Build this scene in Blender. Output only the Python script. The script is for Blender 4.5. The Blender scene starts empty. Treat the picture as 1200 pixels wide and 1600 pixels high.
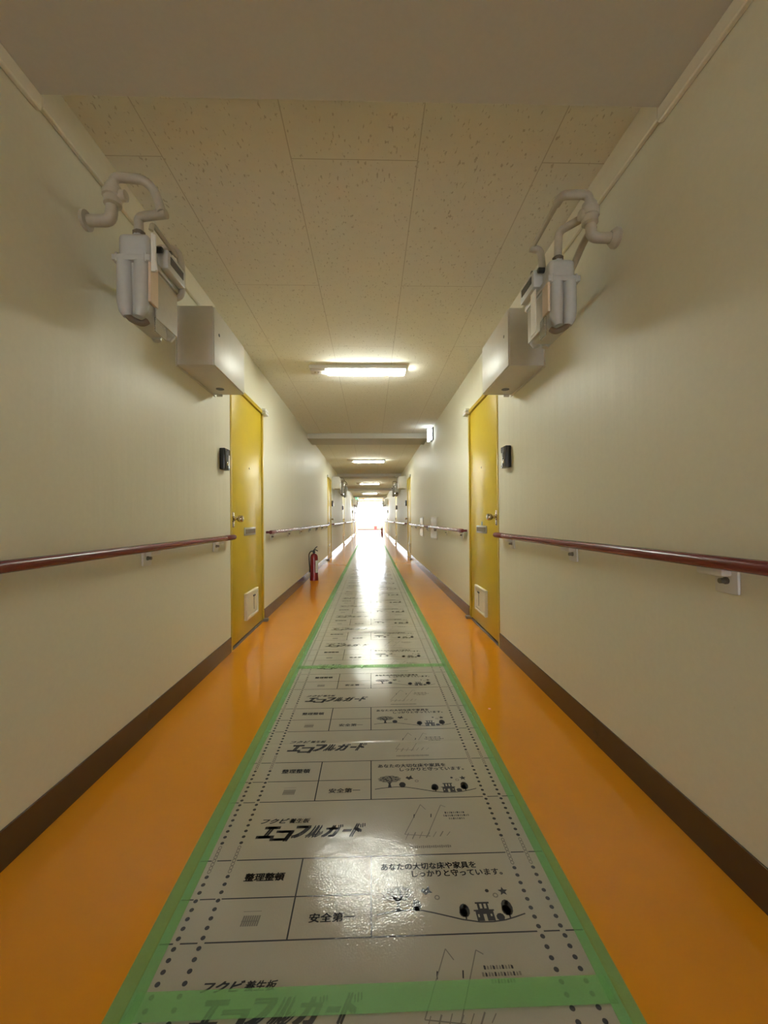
import bpy, bmesh, math, random
import numpy as np
from mathutils import Vector, Matrix
random.seed(7)
PI = math.pi
scn = bpy.context.scene
C = scn.collection

# ------------------------------------------------------------------ camera, world, sun, exposure
F = 650.0; VPX, VPY = 579.5, 811.5
YAW, PITCH, ROLL = math.radians(1.6), math.radians(0.4), math.radians(0.43)
fwd = np.array([math.sin(YAW)*math.cos(PITCH), math.cos(YAW)*math.cos(PITCH), math.sin(PITCH)])
r0 = np.cross(fwd, [0, 0, 1.0]); r0 /= np.linalg.norm(r0); u0 = np.cross(r0, fwd)
rv = r0*math.cos(ROLL) - u0*math.sin(ROLL); uv = u0*math.cos(ROLL) + r0*math.sin(ROLL)
dv = np.array([0, 1.0, 0])
ccx = VPX - F*(dv@rv)/(dv@fwd); ccy = VPY + F*(dv@uv)/(dv@fwd)
cam_d = bpy.data.cameras.new('camera'); cam = bpy.data.objects.new('camera', cam_d); C.objects.link(cam)
M3 = Matrix(((rv[0], uv[0], -fwd[0]), (rv[1], uv[1], -fwd[1]), (rv[2], uv[2], -fwd[2])))
cam.matrix_world = Matrix.Translation((0, 0, 1.0)) @ M3.to_4x4()
cam_d.sensor_fit = 'VERTICAL'; cam_d.sensor_height = 32.0
cam_d.lens = F*32.0/1600.0
cam_d.shift_x = -(ccx-600)/1600.0; cam_d.shift_y = (ccy-800)/1600.0
cam_d.clip_start = 0.02; cam_d.clip_end = 400
scn.camera = cam

world = bpy.data.worlds.new('sky_world'); scn.world = world; world.use_nodes = True
bg = world.node_tree.nodes['Background']
bg.inputs[0].default_value = (0.80, 0.89, 1.0, 1); bg.inputs[1].default_value = 17.0
sun_d = bpy.data.lights.new('sun', 'SUN'); sun_d.energy = 16; sun_d.angle = 0.01; sun_d.color = (1, 0.96, 0.9)
sun = bpy.data.objects.new('sun', sun_d); C.objects.link(sun)
sun.rotation_euler = (math.radians(-42), 0, math.radians(14)); sun.location = (0, 45, 12)
LAMP_E = 106.0; LAMP_COL = (0.975, 1.0, 0.88)
scn.view_settings.view_transform = 'Standard'; scn.view_settings.look = 'None'
scn.view_settings.gamma = 1; scn.view_settings.use_curve_mapping = False
scn.view_settings.exposure = 0.0
scn.cycles.max_bounces = 14; scn.cycles.diffuse_bounces = 7; scn.cycles.glossy_bounces = 6
scn.cycles.transparent_max_bounces = 16; scn.cycles.sample_clamp_indirect = 12

# ------------------------------------------------------------------ materials
def mat(name, col, rough=0.5, metal=0.0, spec=0.5, coat=0.0, emit=None, es=0.0, bump=None):
    m = bpy.data.materials.new(name); m.use_nodes = True
    nt = m.node_tree; b = nt.nodes['Principled BSDF']
    b.inputs['Base Color'].default_value = (*col, 1); b.inputs['Roughness'].default_value = rough
    b.inputs['Metallic'].default_value = metal; b.inputs['Specular IOR Level'].default_value = spec
    b.inputs['Coat Weight'].default_value = coat; b.inputs['Coat Roughness'].default_value = 0.05
    if emit: b.inputs['Emission Color'].default_value = (*emit, 1); b.inputs['Emission Strength'].default_value = es
    # slight procedural unevenness of tone and surface on everything
    tc = nt.nodes.new('ShaderNodeTexCoord'); n = nt.nodes.new('ShaderNodeTexNoise')
    sc, st, va = bump or (30, 0.02, 0.04)
    n.inputs['Scale'].default_value = sc; n.inputs['Detail'].default_value = 4
    nt.links.new(tc.outputs['Object'], n.inputs['Vector'])
    mx = nt.nodes.new('ShaderNodeMix'); mx.data_type = 'RGBA'; mx.blend_type = 'MULTIPLY'
    mx.inputs[0].default_value = 1.0
    rp = nt.nodes.new('ShaderNodeValToRGB')
    rp.color_ramp.elements[0].position = 0.3; rp.color_ramp.elements[1].position = 0.7
    rp.color_ramp.elements[0].color = (1-va, 1-va, 1-va, 1); rp.color_ramp.elements[1].color = (1, 1, 1, 1)
    nt.links.new(n.outputs['Fac'], rp.inputs[0]); nt.links.new(rp.outputs[0], mx.inputs[7])
    mx.inputs[6].default_value = (*col, 1); nt.links.new(mx.outputs[2], b.inputs['Base Color'])
    bp = nt.nodes.new('ShaderNodeBump'); bp.inputs['Strength'].default_value = st; bp.inputs['Distance'].default_value = 0.002
    nt.links.new(n.outputs['Fac'], bp.inputs['Height']); nt.links.new(bp.outputs[0], b.inputs['Normal'])
    m['_mix'] = mx.name; m['_bump'] = bp.name
    return m

def nodes_of(m): return m.node_tree.nodes, m.node_tree.links

def wall_material(name, col, spots):
    m = mat(name, col, 0.5, spec=0.5, bump=(55, 0.10, 0.03))
    N, L = nodes_of(m); b = N['Principled BSDF']; tc = [x for x in N if x.type == 'TEX_COORD'][0]
    # long vertical undulation of the plaster, as the raking light shows
    mp = N.new('ShaderNodeMapping'); mp.inputs['Scale'].default_value = (5, 5, 0.35)
    n2 = N.new('ShaderNodeTexNoise'); n2.inputs['Scale'].default_value = 1.6; n2.inputs['Detail'].default_value = 3
    L.new(tc.outputs['Object'], mp.inputs[0]); L.new(mp.outputs[0], n2.inputs['Vector'])
    b2 = N.new('ShaderNodeBump'); b2.inputs['Strength'].default_value = 0.25; b2.inputs['Distance'].default_value = 0.02
    L.new(n2.outputs['Fac'], b2.inputs['Height'])
    b1 = N[m['_bump']]; L.new(b2.outputs[0], b1.inputs['Normal'])
    prev = N[m['_mix']].outputs[2]
    for (x, y, z, r, k) in spots:
        d = N.new('ShaderNodeVectorMath'); d.operation = 'DISTANCE'; d.inputs[1].default_value = (x, y, z)
        mpp = N.new('ShaderNodeMixRGB'); mpp.blend_type = 'ADD'; mpp.inputs[0].default_value = 0.04
        nn = N.new('ShaderNodeTexNoise'); nn.inputs['Scale'].default_value = 40
        L.new(tc.outputs['Object'], mpp.inputs[1]); L.new(tc.outputs['Object'], nn.inputs['Vector'])
        L.new(nn.outputs['Color'], mpp.inputs[2]); L.new(mpp.outputs[0], d.inputs[0])
        r_ = N.new('ShaderNodeMapRange'); r_.inputs[1].default_value = r*0.3; r_.inputs[2].default_value = r
        r_.inputs[3].default_value = k; r_.inputs[4].default_value = 0
        L.new(d.outputs['Value'], r_.inputs[0])
        mm = N.new('ShaderNodeMix'); mm.data_type = 'RGBA'; L.new(r_.outputs[0], mm.inputs[0])
        L.new(prev, mm.inputs[6]); mm.inputs[7].default_value = (0.16, 0.12, 0.07, 1); prev = mm.outputs[2]
    L.new(prev, b.inputs['Base Color'])
    return m

def ceiling_material():
    m = mat('ceiling_board', (0.78, 0.765, 0.68), 0.85, spec=0.25, bump=(20, 0.02, 0.03))
    N, L = nodes_of(m); b = N['Principled BSDF']; tc = [x for x in N if x.type == 'TEX_COORD'][0]
    sx = N.new('ShaderNodeSeparateXYZ'); L.new(tc.outputs['Object'], sx.inputs[0])
    ax = N.new('ShaderNodeMath'); ax.operation = 'ADD'; ax.inputs[1].default_value = 0.825 + 0.513*4; L.new(sx.outputs[0], ax.inputs[0])
    ay = N.new('ShaderNodeMath'); ay.operation = 'ADD'; ay.inputs[1].default_value = 1.82*3 - 1.68; L.new(sx.outputs[1], ay.inputs[0])
    cb = N.new('ShaderNodeCombineXYZ'); L.new(ay.outputs[0], cb.inputs[0]); L.new(ax.outputs[0], cb.inputs[1])
    br = N.new('ShaderNodeTexBrick'); br.offset = 0.5; br.offset_frequency = 2
    for k, v in (('Scale', 1), ('Mortar Size', 0.0022), ('Mortar Smooth', 0.2), ('Brick Width', 1.82), ('Row Height', 0.513), ('Bias', 0)): br.inputs[k].default_value = v
    L.new(cb.outputs[0], br.inputs['Vector'])
    mp = N.new('ShaderNodeMapping'); mp.inputs['Scale'].default_value = (1, 0.42, 1); L.new(tc.outputs['Object'], mp.inputs[0])
    nz = N.new('ShaderNodeTexNoise'); nz.inputs['Scale'].default_value = 95; nz.inputs['Detail'].default_value = 2
    L.new(mp.outputs[0], nz.inputs['Vector'])
    pit = N.new('ShaderNodeMapRange'); pit.inputs[1].default_value = 0.64; pit.inputs[2].default_value = 0.70; L.new(nz.outputs['Fac'], pit.inputs[0])
    mx = N.new('ShaderNodeMath'); mx.operation = 'MAXIMUM'; L.new(pit.outputs[0], mx.inputs[0]); L.new(br.outputs['Fac'], mx.inputs[1])
    m1 = N.new('ShaderNodeMix'); m1.data_type = 'RGBA'; L.new(mx.outputs[0], m1.inputs[0])
    L.new(N[m['_mix']].outputs[2], m1.inputs[6]); m1.inputs[7].default_value = (0.54, 0.51, 0.43, 1)
    L.new(m1.outputs[2], b.inputs['Base Color'])
    inv = N.new('ShaderNodeMath'); inv.operation = 'SUBTRACT'; inv.inputs[0].default_value = 1; L.new(mx.outputs[0], inv.inputs[1])
    bp = N[m['_bump']]; bp.inputs['Strength'].default_value = 0.3; bp.inputs['Distance'].default_value = 0.002
    L.new(inv.outputs[0], bp.inputs['Height'])
    return m

def sheet_material(name, col, rough):
    # plastic embossed with a fine diagonal lattice of bubbles
    m = mat(name, col, rough, spec=0.36, bump=(6, 0.0, 0.05))
    N, L = nodes_of(m); tc = [x for x in N if x.type == 'TEX_COORD'][0]
    mp = N.new('ShaderNodeMapping'); mp.inputs['Rotation'].default_value = (0, 0, math.radians(38)); L.new(tc.outputs['Object'], mp.inputs[0])
    ms_ = N.new('ShaderNodeMapping'); ms_.inputs['Scale'].default_value = (1, 0.6, 1); L.new(mp.outputs[0], ms_.inputs[0])
    vo = N.new('ShaderNodeTexNoise'); vo.inputs['Scale'].default_value = 320; vo.inputs['Detail'].default_value = 0
    L.new(ms_.outputs[0], vo.inputs['Vector'])
    nz = N.new('ShaderNodeTexNoise'); nz.inputs['Scale'].default_value = 9; nz.inputs['Detail'].default_value = 2
    L.new(tc.outputs['Object'], nz.inputs['Vector'])
    b2 = N.new('ShaderNodeBump'); b2.inputs['Strength'].default_value = 0.5; b2.inputs['Distance'].default_value = 0.003; L.new(nz.outputs['Fac'], b2.inputs['Height'])
    bp = N[m['_bump']]; bp.invert = True; bp.inputs['Strength'].default_value = 0.6; bp.inputs['Distance'].default_value = 0.00042
    L.new(vo.outputs['Fac'], bp.inputs['Height']); L.new(b2.outputs[0], bp.inputs['Normal'])
    return m

def tape_material():
    m = mat('green_tape', (0.40, 0.78, 0.36), 0.38, spec=0.4, bump=(14, 0.08, 0.12))
    N, L = nodes_of(m); out = [x for x in N if x.type == 'OUTPUT_MATERIAL'][0]
    tr = N.new('ShaderNodeBsdfTransparent'); tr.inputs[0].default_value = (0.82, 0.965, 0.78, 1)
    ms = N.new('ShaderNodeMixShader'); ms.inputs[0].default_value = 0.30
    L.new(tr.outputs[0], ms.inputs[1]); L.new(N['Principled BSDF'].outputs[0], ms.inputs[2]); L.new(ms.outputs[0], out.inputs[0])
    return m

def floor_material():
    m = mat('orange_vinyl', (0.75, 0.29, 0.010), 0.15, spec=0.45, bump=(2.5, 0.0, 0.06))
    N, L = nodes_of(m); tc = [x for x in N if x.type == 'TEX_COORD'][0]
    nz = N.new('ShaderNodeTexNoise'); nz.inputs['Scale'].default_value = 5; nz.inputs['Detail'].default_value = 3; L.new(tc.outputs['Object'], nz.inputs['Vector'])
    bp = N[m['_bump']]; bp.inputs['Strength'].default_value = 0.10; bp.inputs['Distance'].default_value = 0.004; L.new(nz.outputs['Fac'], bp.inputs['Height'])
    return m

XL, XR, ZC = -1.067, 0.99, 2.46
M = {}
CREAM = (0.735, 0.715, 0.575)
M['wall_l'] = wall_material('cream_wall_paint', CREAM, [(XL, 1.902, 0.66, 0.016, 0.8), (XL, 1.93, 0.66, 0.012, 0.6)])
M['wall_r'] = wall_material('cream_wall_paint_scuffed', CREAM, [(XR, 1.125, 0.22, 0.018, 0.6), (XR, 1.125, 0.50, 0.02, 0.25), (XR, 1.125, 0.53, 0.02, 0.25), (XR, 1.125, 0.47, 0.02, 0.25)])
M['ceil'] = ceiling_material()
M['beam'] = mat('beam_paint', (0.58, 0.565, 0.50), 0.6, spec=0.35, bump=(60, 0.05, 0.03))
M['strip'] = mat('cornice_paint', (0.74, 0.69, 0.56), 0.5)
M['floor'] = floor_material()
M['base'] = mat('brown_vinyl_skirting', (0.070, 0.040, 0.022), 0.22, spec=0.5)
M['sheet'] = sheet_material('grey_protection_board', (0.42, 0.405, 0.35), 0.10)
M['ink'] = sheet_material('dark_ink', (0.045, 0.05, 0.065), 0.10)
M['ink2'] = sheet_material('grey_ink', (0.21, 0.205, 0.19), 0.09)
M['tape'] = tape_material()
M['yellow'] = mat('yellow_door_paint', (0.60, 0.44, 0.026), 0.36, spec=0.5, bump=(14, 0.03, 0.04))
M['yellow_f'] = mat('yellow_frame_paint', (0.55, 0.39, 0.03), 0.3)
M['gap'] = mat('dark_gap', (0.05, 0.035, 0.01), 0.8)
M['thresh'] = mat('worn_threshold_steel', (0.22, 0.19, 0.14), 0.45, metal=0.6)
M['steel'] = mat('satin_steel', (0.62, 0.58, 0.52), 0.22, metal=1.0)
M['brass'] = mat('dull_knob_metal', (0.50, 0.44, 0.35), 0.2, metal=1.0)
M['plate'] = mat('dull_letter_plate', (0.42, 0.40, 0.35), 0.35, metal=0.3)
M['alu'] = mat('bright_aluminium', (0.78, 0.77, 0.74), 0.28, metal=0.8)
M['hatch'] = mat('cream_hatch_plastic', (0.74, 0.69, 0.55), 0.35)
M['black'] = mat('black_plastic', (0.015, 0.015, 0.016), 0.35)
M['dgrey'] = mat('dark_grey_plastic', (0.07, 0.07, 0.075), 0.25)
M['rail'] = mat('burgundy_rail_vinyl', (0.165, 0.016, 0.018), 0.26, spec=0.45, bump=(40, 0.01, 0.015))
M['railcap'] = mat('burgundy_end_cap', (0.13, 0.010, 0.014), 0.5)
M['brk'] = mat('white_bracket_plastic', (0.70, 0.69, 0.66), 0.35)
M['bolt'] = mat('grey_bolt', (0.20, 0.18, 0.16), 0.35, metal=0.7)
M['box'] = mat('off_white_steel_box', (0.64, 0.62, 0.55), 0.46, spec=0.4)
M['meter'] = mat('grey_white_meter_paint', (0.51, 0.515, 0.485), 0.42, bump=(60, 0.05, 0.04))
M['pipe'] = mat('old_white_pipe_paint', (0.47, 0.425, 0.33), 0.4, bump=(50, 0.08, 0.08))
M['pipe_d'] = mat('bare_brown_fitting', (0.16, 0.12, 0.08), 0.5)
M['paper'] = mat('pale_tag_paper', (0.80, 0.78, 0.72), 0.6)
M['peach'] = mat('peach_sticker', (0.74, 0.58, 0.42), 0.6)
M['lamp_w'] = mat('white_lamp_housing', (0.74, 0.72, 0.68), 0.4)
M['white'] = mat('white_enamel', (0.82, 0.82, 0.80), 0.3)
M['tube'] = mat('glowing_diffuser', (0.9, 0.9, 0.9), 0.5, emit=LAMP_COL, es=LAMP_E)
M['sign_lit'] = mat('lit_sign_face', (0.9, 0.9, 0.9), 0.5, emit=(0.86, 0.94, 1.0), es=6.0)
M['exit_g'] = mat('lit_green_sign', (0.05, 0.5, 0.25), 0.5, emit=(0.10, 0.85, 0.45), es=1.3)
M['exit_w'] = mat('lit_white_pictogram', (0.9, 0.9, 0.9), 0.5, emit=(0.9, 1, 0.95), es=1.6)
M['red'] = mat('red_extinguisher_paint', (0.22, 0.012, 0.014), 0.22, spec=0.5, coat=0.3)
M['red_b'] = mat('bright_red_paint', (0.16, 0.006, 0.007), 0.4)
M['label'] = mat('white_label', (0.75, 0.75, 0.70), 0.5)
M['fire'] = mat('red_brown_fire_door', (0.22, 0.06, 0.04), 0.4)
M['panel'] = mat('glossy_pale_panel', (0.66, 0.64, 0.58), 0.12, spec=0.6)
M['blue'] = mat('blue_sticker', (0.16, 0.30, 0.48), 0.4)
M['terr'] = mat('pale_concrete', (0.62, 0.56, 0.46), 0.8)
M['terr_w'] = mat('pale_yellow_parapet', (0.24, 0.20, 0.12), 0.8)
M['kerb'] = mat('orange_brown_kerb', (0.06, 0.018, 0.006), 0.7)
M['scrap'] = mat('pink_scrap', (0.75, 0.28, 0.16), 0.6)
g = mat('clear_plastic', (0.9, 0.9, 0.88), 0.08); g.node_tree.nodes['Principled BSDF'].inputs['Transmission Weight'].default_value = 0.8; M['clear'] = g

# ------------------------------------------------------------------ mesh helpers
def BM(): return bmesh.new()
def bx(bm, x0, x1, y0, y1, z0, z1, bev=0.0, seg=2):
    r = bmesh.ops.create_cube(bm, size=1.0); vs = r['verts']
    for v in vs: v.co = Vector(((x0+x1)/2 + v.co.x*(x1-x0), (y0+y1)/2 + v.co.y*(y1-y0), (z0+z1)/2 + v.co.z*(z1-z0)))
    if bev: bmesh.ops.bevel(bm, geom=list({e for v in vs for e in v.link_edges}), offset=bev, segments=seg, affect='EDGES', profile=0.5)
    return bm
def ring_pts(c, t, up, r, n):
    a = t.cross(up); a.normalize(); b = a.cross(t); b.normalize()
    return [c + a*(r*math.cos(2*PI*i/n)) + b*(r*math.sin(2*PI*i/n)) for i in range(n)]
def tube(bm, pts, r, n=14, caps=True):
    pts = [Vector(p) for p in pts]; rs = r if isinstance(r, (list, tuple)) else [r]*len(pts)
    rings = []; up = None
    for i, p in enumerate(pts):
        t = (pts[min(i+1, len(pts)-1)] - pts[max(i-1, 0)]).normalized()
        if up is None: up = Vector((0, 0, 1)) if abs(t.z) < 0.9 else Vector((1, 0, 0))
        else:
            up = (up - t*up.dot(t))
            if up.length < 1e-4: up = Vector((0, 1, 0))
            up.normalize()
        rings.append([bm.verts.new(q) for q in ring_pts(p, t, up, rs[i], n)])
        a = t.cross(up); up = a.cross(t)
    for k in range(len(rings)-1):
        for i in range(n): bm.faces.new((rings[k][i], rings[k][(i+1) % n], rings[k+1][(i+1) % n], rings[k+1][i]))
    if caps: bm.faces.new(rings[0][::-1]); bm.faces.new(rings[-1])
    return bm
def bend(pts, rad=0.03, n=5):
    P = [Vector(p) for p in pts]; out = [P[0]]
    for i in range(1, len(P)-1):
        a = (P[i-1]-P[i]); b = (P[i+1]-P[i]); q = min(rad, a.length*0.49, b.length*0.49)
        s, e = P[i] + a.normalized()*q, P[i] + b.normalized()*q
        for k in range(n+1):
            u = k/n; out.append(s*(1-u)**2 + P[i]*(2*u*(1-u)) + e*u*u)
    out.append(P[-1]); return out
def pipe(bm, pts, r, rad=0.03, n=14): return tube(bm, bend(pts, rad), r, n)
def lathe(bm, o, prof, axis='z', n=20):
    o = Vector(o); rings = []
    for (r, h) in prof:
        ring = []
        for i in range(n):
            a = 2*PI*i/n; c, s = r*math.cos(a), r*math.sin(a)
            ring.append(bm.verts.new(o + Vector({'z': (c, s, h), 'x': (h, c, s), 'y': (c, h, s)}[axis])))
        rings.append(ring)
    for k in range(len(rings)-1):
        for i in range(n): bm.faces.new((rings[k][i], rings[k][(i+1) % n], rings[k+1][(i+1) % n], rings[k+1][i]))
    bm.faces.new(rings[0][::-1]); bm.faces.new(rings[-1]); return bm
def poly(bm, pts, z=0.0, mi=0):
    f = bm.faces.new([bm.verts.new((x, y, z)) for x, y in pts]); f.material_index = mi
    if f.normal.z < 0: f.normal_flip()
    f.normal_update()
    if f.normal.z < 0: f.normal_flip()
    return f
def obj(name, bm, m, parent=None, smooth=True, loc=(0, 0, 0)):
    me = bpy.data.meshes.new(name)
    bmesh.ops.recalc_face_normals(bm, faces=bm.faces[:]) if name not in ('print', 'grey_print') else None
    bm.to_mesh(me); bm.free()
    for mm in (m if isinstance(m, list) else [m]): me.materials.append(mm)
    if smooth:
        me.polygons.foreach_set('use_smooth', [True]*len(me.polygons))
        try: me.set_sharp_from_angle(angle=math.radians(35))
        except Exception: pass
    o = bpy.data.objects.new(name, me); C.objects.link(o); o.location = loc
    if parent: o.parent = parent
    return o
def tag(o, label, cat, group=None, kind=None):
    o['label'] = label; o['category'] = cat
    if group: o['group'] = group
    if kind: o['kind'] = kind
    return o
def thing(name, label, cat, loc=(0, 0, 0), group=None, kind=None, scale=(1, 1, 1)):
    o = bpy.data.objects.new(name, None); C.objects.link(o); o.location = loc; o.scale = scale
    o.empty_display_size = 0.05
    return tag(o, label, cat, group, kind)
def dup(root, loc, scale, label, group=None, name=None):
    r = root.copy(); C.objects.link(r); r.location = loc; r.scale = scale; r['label'] = label
    if name: r.name = name
    if group: r['group'] = group
    for ch in list(root.children):
        c = ch.copy(); C.objects.link(c); c.parent = r
        for gch in list(ch.children):
            d = gch.copy(); C.objects.link(d); d.parent = c
    return r
def struct(name, bm, m, smooth=False):
    o = obj(name, bm, m, smooth=smooth); o['kind'] = 'structure'; return o

# ------------------------------------------------------------------ layout along the corridor
Y0, YE = -5.5, 32.2
UNITS = [(3.68, 1), (10.75, -1), (16.26, 1), (23.33, -1), (28.84, 1)]
HW, DH = 0.49, 2.09
WT = 0.16
def shell_wall(name, x, side, m):
    bm = BM(); a, b = (x-WT, x) if side < 0 else (x, x+WT); y = Y0
    for yc, _ in UNITS:
        bx(bm, a, b, y, yc-HW, 0, ZC); bx(bm, a, b, yc-HW, yc+HW, DH, ZC); y = yc+HW
    bx(bm, a, b, y, YE+0.6, 0, ZC)
    bmesh.ops.remove_doubles(bm, verts=bm.verts, dist=1e-5)
    return struct(name, bm, m)
shell_wall('wall_left', XL, -1, M['wall_l']); shell_wall('wall_right', XR, 1, M['wall_r'])
bm = BM()   # the near end, behind the camera, with an unseen doorway added and sized for fill daylight
bx(bm, XL-WT, -0.52, Y0-0.15, Y0, 0, ZC); bx(bm, 0.45, XR+WT, Y0-0.15, Y0, 0, ZC); bx(bm, -0.52, 0.45, Y0-0.15, Y0, 2.2, ZC)
struct('wall_back', bm, M['wall_l'])
bm = BM()
for a in ((-.52, -.48, 0, 2.2), (.41, .45, 0, 2.2), (-.48, .41, 0, .08), (-.48, .41, 2.15, 2.2), (-.05, -.02, .08, 2.15)): bx(bm, a[0], a[1], Y0-.11, Y0-.06, a[2], a[3], .003, 1)
struct('fill_doorway_frame', bm, M['lamp_w'])  # bare frame set in the added fill opening
bm = BM(); bx(bm, XL-WT, XR+WT, Y0-0.15, YE+0.6, -0.12, 0); struct('floor', bm, M['floor'])
bm = BM(); bx(bm, XL-WT, XR+WT, Y0-0.15, YE+0.6, ZC, ZC+0.15); struct('ceiling', bm, M['ceil'])
for k in range(6):
    y = 0.76 + 6.288*k; bm = BM(); bx(bm, XL, XR, y, y+0.6, 2.372, ZC, 0.004, 1)
    struct('trim_%d' % (k+1), bm, M['beam'])
for s, x in ((7, XL), (8, XR)):
    bm = BM(); d = 0.02 if x < 0 else -0.02
    bx(bm, min(x, x+d), max(x, x+d), 1.36, 2.85, 2.335, ZC, 0.004, 1); bx(bm, min(x, x+d), max(x, x+d), Y0, 0.76, 2.335, ZC, 0.004, 1)
    bx(bm, min(x, x+d), max(x, x+d), 0.76, 1.36, 2.32, 2.372, 0.004, 1)
    struct('trim_%d' % s, bm, M['strip'])
for nm, x, d in (('baseboard_left', XL, 0.006), ('baseboard_right', XR, -0.006)):
    bm = BM(); y = Y0
    for yc, _ in UNITS + [(YE+0.6+HW+0.02, 1)]:
        bx(bm, min(x, x+d), max(x, x+d), y, yc-HW-0.005, 0, 0.118, 0.002, 1); y = yc+HW+0.005
    struct(nm, bm, M['base'])

# landing outside the open end, in full daylight
bm = BM(); bx(bm, -3.2, 3.2, YE+0.6, 39.2, -0.12, 0); o = struct('ground', bm, M['terr'])
bm = BM()
bx(bm, -3.2, 3.2, 39.0, 39.15, 0, 1.1); bx(bm, -3.2, -3.05, YE+0.6, 39.0, 0, 1.1); bx(bm, 3.05, 3.2, YE+0.6, 39.0, 0, 1.1)
o = struct('wall_parapet', bm, M['terr_w'])
bm = BM(); bx(bm, -3.05, 3.05, 38.96, 39.0, 0, 0.09); struct('baseboard_parapet', bm, M['kerb'])
bm = BM(); bx(bm, -3.2, XL-WT, YE+0.45, YE+0.6, 0, 3.2); bx(bm, XR+WT, 3.2, YE+0.45, YE+0.6, 0, 3.2); bx(bm, XL-WT, XR+WT, YE+0.45, YE+0.6, ZC+0.15, 3.2)
struct('wall_facade', bm, M['terr'])

# ------------------------------------------------------------------ floor protection boards with their print
SH = 1.966; Y1 = 0.80; PER = 0.488; V0 = 1.00 - Y1
txt_c = bpy.data.curves.new('t', 'FONT'); txt_o = bpy.data.objects.new('t', txt_c); C.objects.link(txt_o)
_cache = {}
def text(bm, body, x0, x1, y0, y1, shear=0.0, bold=0.0, mi=0, rot=0):
    key = body
    if key not in _cache:
        txt_c.body = body; txt_c.resolution_u = 3
        bpy.context.view_layer.update()
        ev = txt_o.evaluated_get(bpy.context.evaluated_depsgraph_get()); me = ev.to_mesh()
        _cache[key] = ([v.co.copy() for v in me.vertices], [list(p.vertices) for p in me.polygons]); ev.to_mesh_clear()
    vs, fs = _cache[key]
    if not vs: return
    ax, bx_ = min(v.x for v in vs), max(v.x for v in vs); ay, by = min(v.y for v in vs), max(v.y for v in vs)
    e = bold*(y1-y0)
    for ex, ey in ([(0, 0)] if not bold else [(-e, -e*.7), (e, -e*.7), (-e, e*.7), (e, e*.7)]):
        nv = []
        for v in vs:
            u, w = (v.x-ax)/(bx_-ax), (v.y-ay)/(by-ay)
            nv.append(bm.verts.new((x0 + ex + u*(x1-x0) + shear*w*(y1-y0), y0 + ey + w*(y1-y0), 0)))
        for f in fs:
            try: bm.faces.new([nv[i] for i in f]).material_index = mi
            except ValueError: pass
def line(bm, x0, y0, x1, y1, w, mi=0):
    d = Vector((x1-x0, y1-y0)); n = Vector((-d.y, d.x)).normalized()*(w/2)
    poly(bm, [(x0-n.x, y0-n.y), (x1-n.x, y1-n.y), (x1+n.x, y1+n.y), (x0+n.x, y0+n.y)], 0, mi)
def disc(bm, x, y, r, mi=0, n=10, sy=1.0, z=0.0):
    poly(bm, [(x+r*math.cos(2*PI*i/n), y+sy*r*math.sin(2*PI*i/n)) for i in range(n)], z, mi)
def ringd(bm, x, y, r, w, mi=1, n=10, sy=1.0):
    for i in range(n):
        a, b = 2*PI*i/n, 2*PI*(i+1)/n
        poly(bm, [(x+(r-w)*math.cos(a), y+sy*(r-w)*math.sin(a)), (x+r*math.cos(a), y+sy*r*math.sin(a)), (x+r*math.cos(b), y+sy*r*math.sin(b)), (x+(r-w)*math.cos(b), y+sy*(r-w)*math.sin(b))], 0, mi)
def tree(bm, x, y, h, w):
    disc(bm, x, y+h*0.56, w/2, 0, 12, 0.88*h/w); disc(bm, x-w*0.14, y+h*0.42, w*0.42, 0, 10, 0.7*h/w); disc(bm, x+w*0.1, y+h*0.8, w*0.22, 0, 8)
    line(bm, x, y, x, y+h*0.4, w*0.14)
def star(bm, x, y, r):
    poly(bm, [(x+(r if i % 2 == 0 else r*0.45)*math.sin(i*PI/5), y+(r if i % 2 == 0 else r*0.45)*math.cos(i*PI/5)) for i in range(10)])
HILL = [(.008, .055), (.03, .060), (.06, .064), (.09, .066), (.124, .063), (.155, .055), (.186, .046), (.22, .036), (.262, .028), (.295, .0275), (.327, .031), (.355, .038), (.382, .046)]
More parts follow.
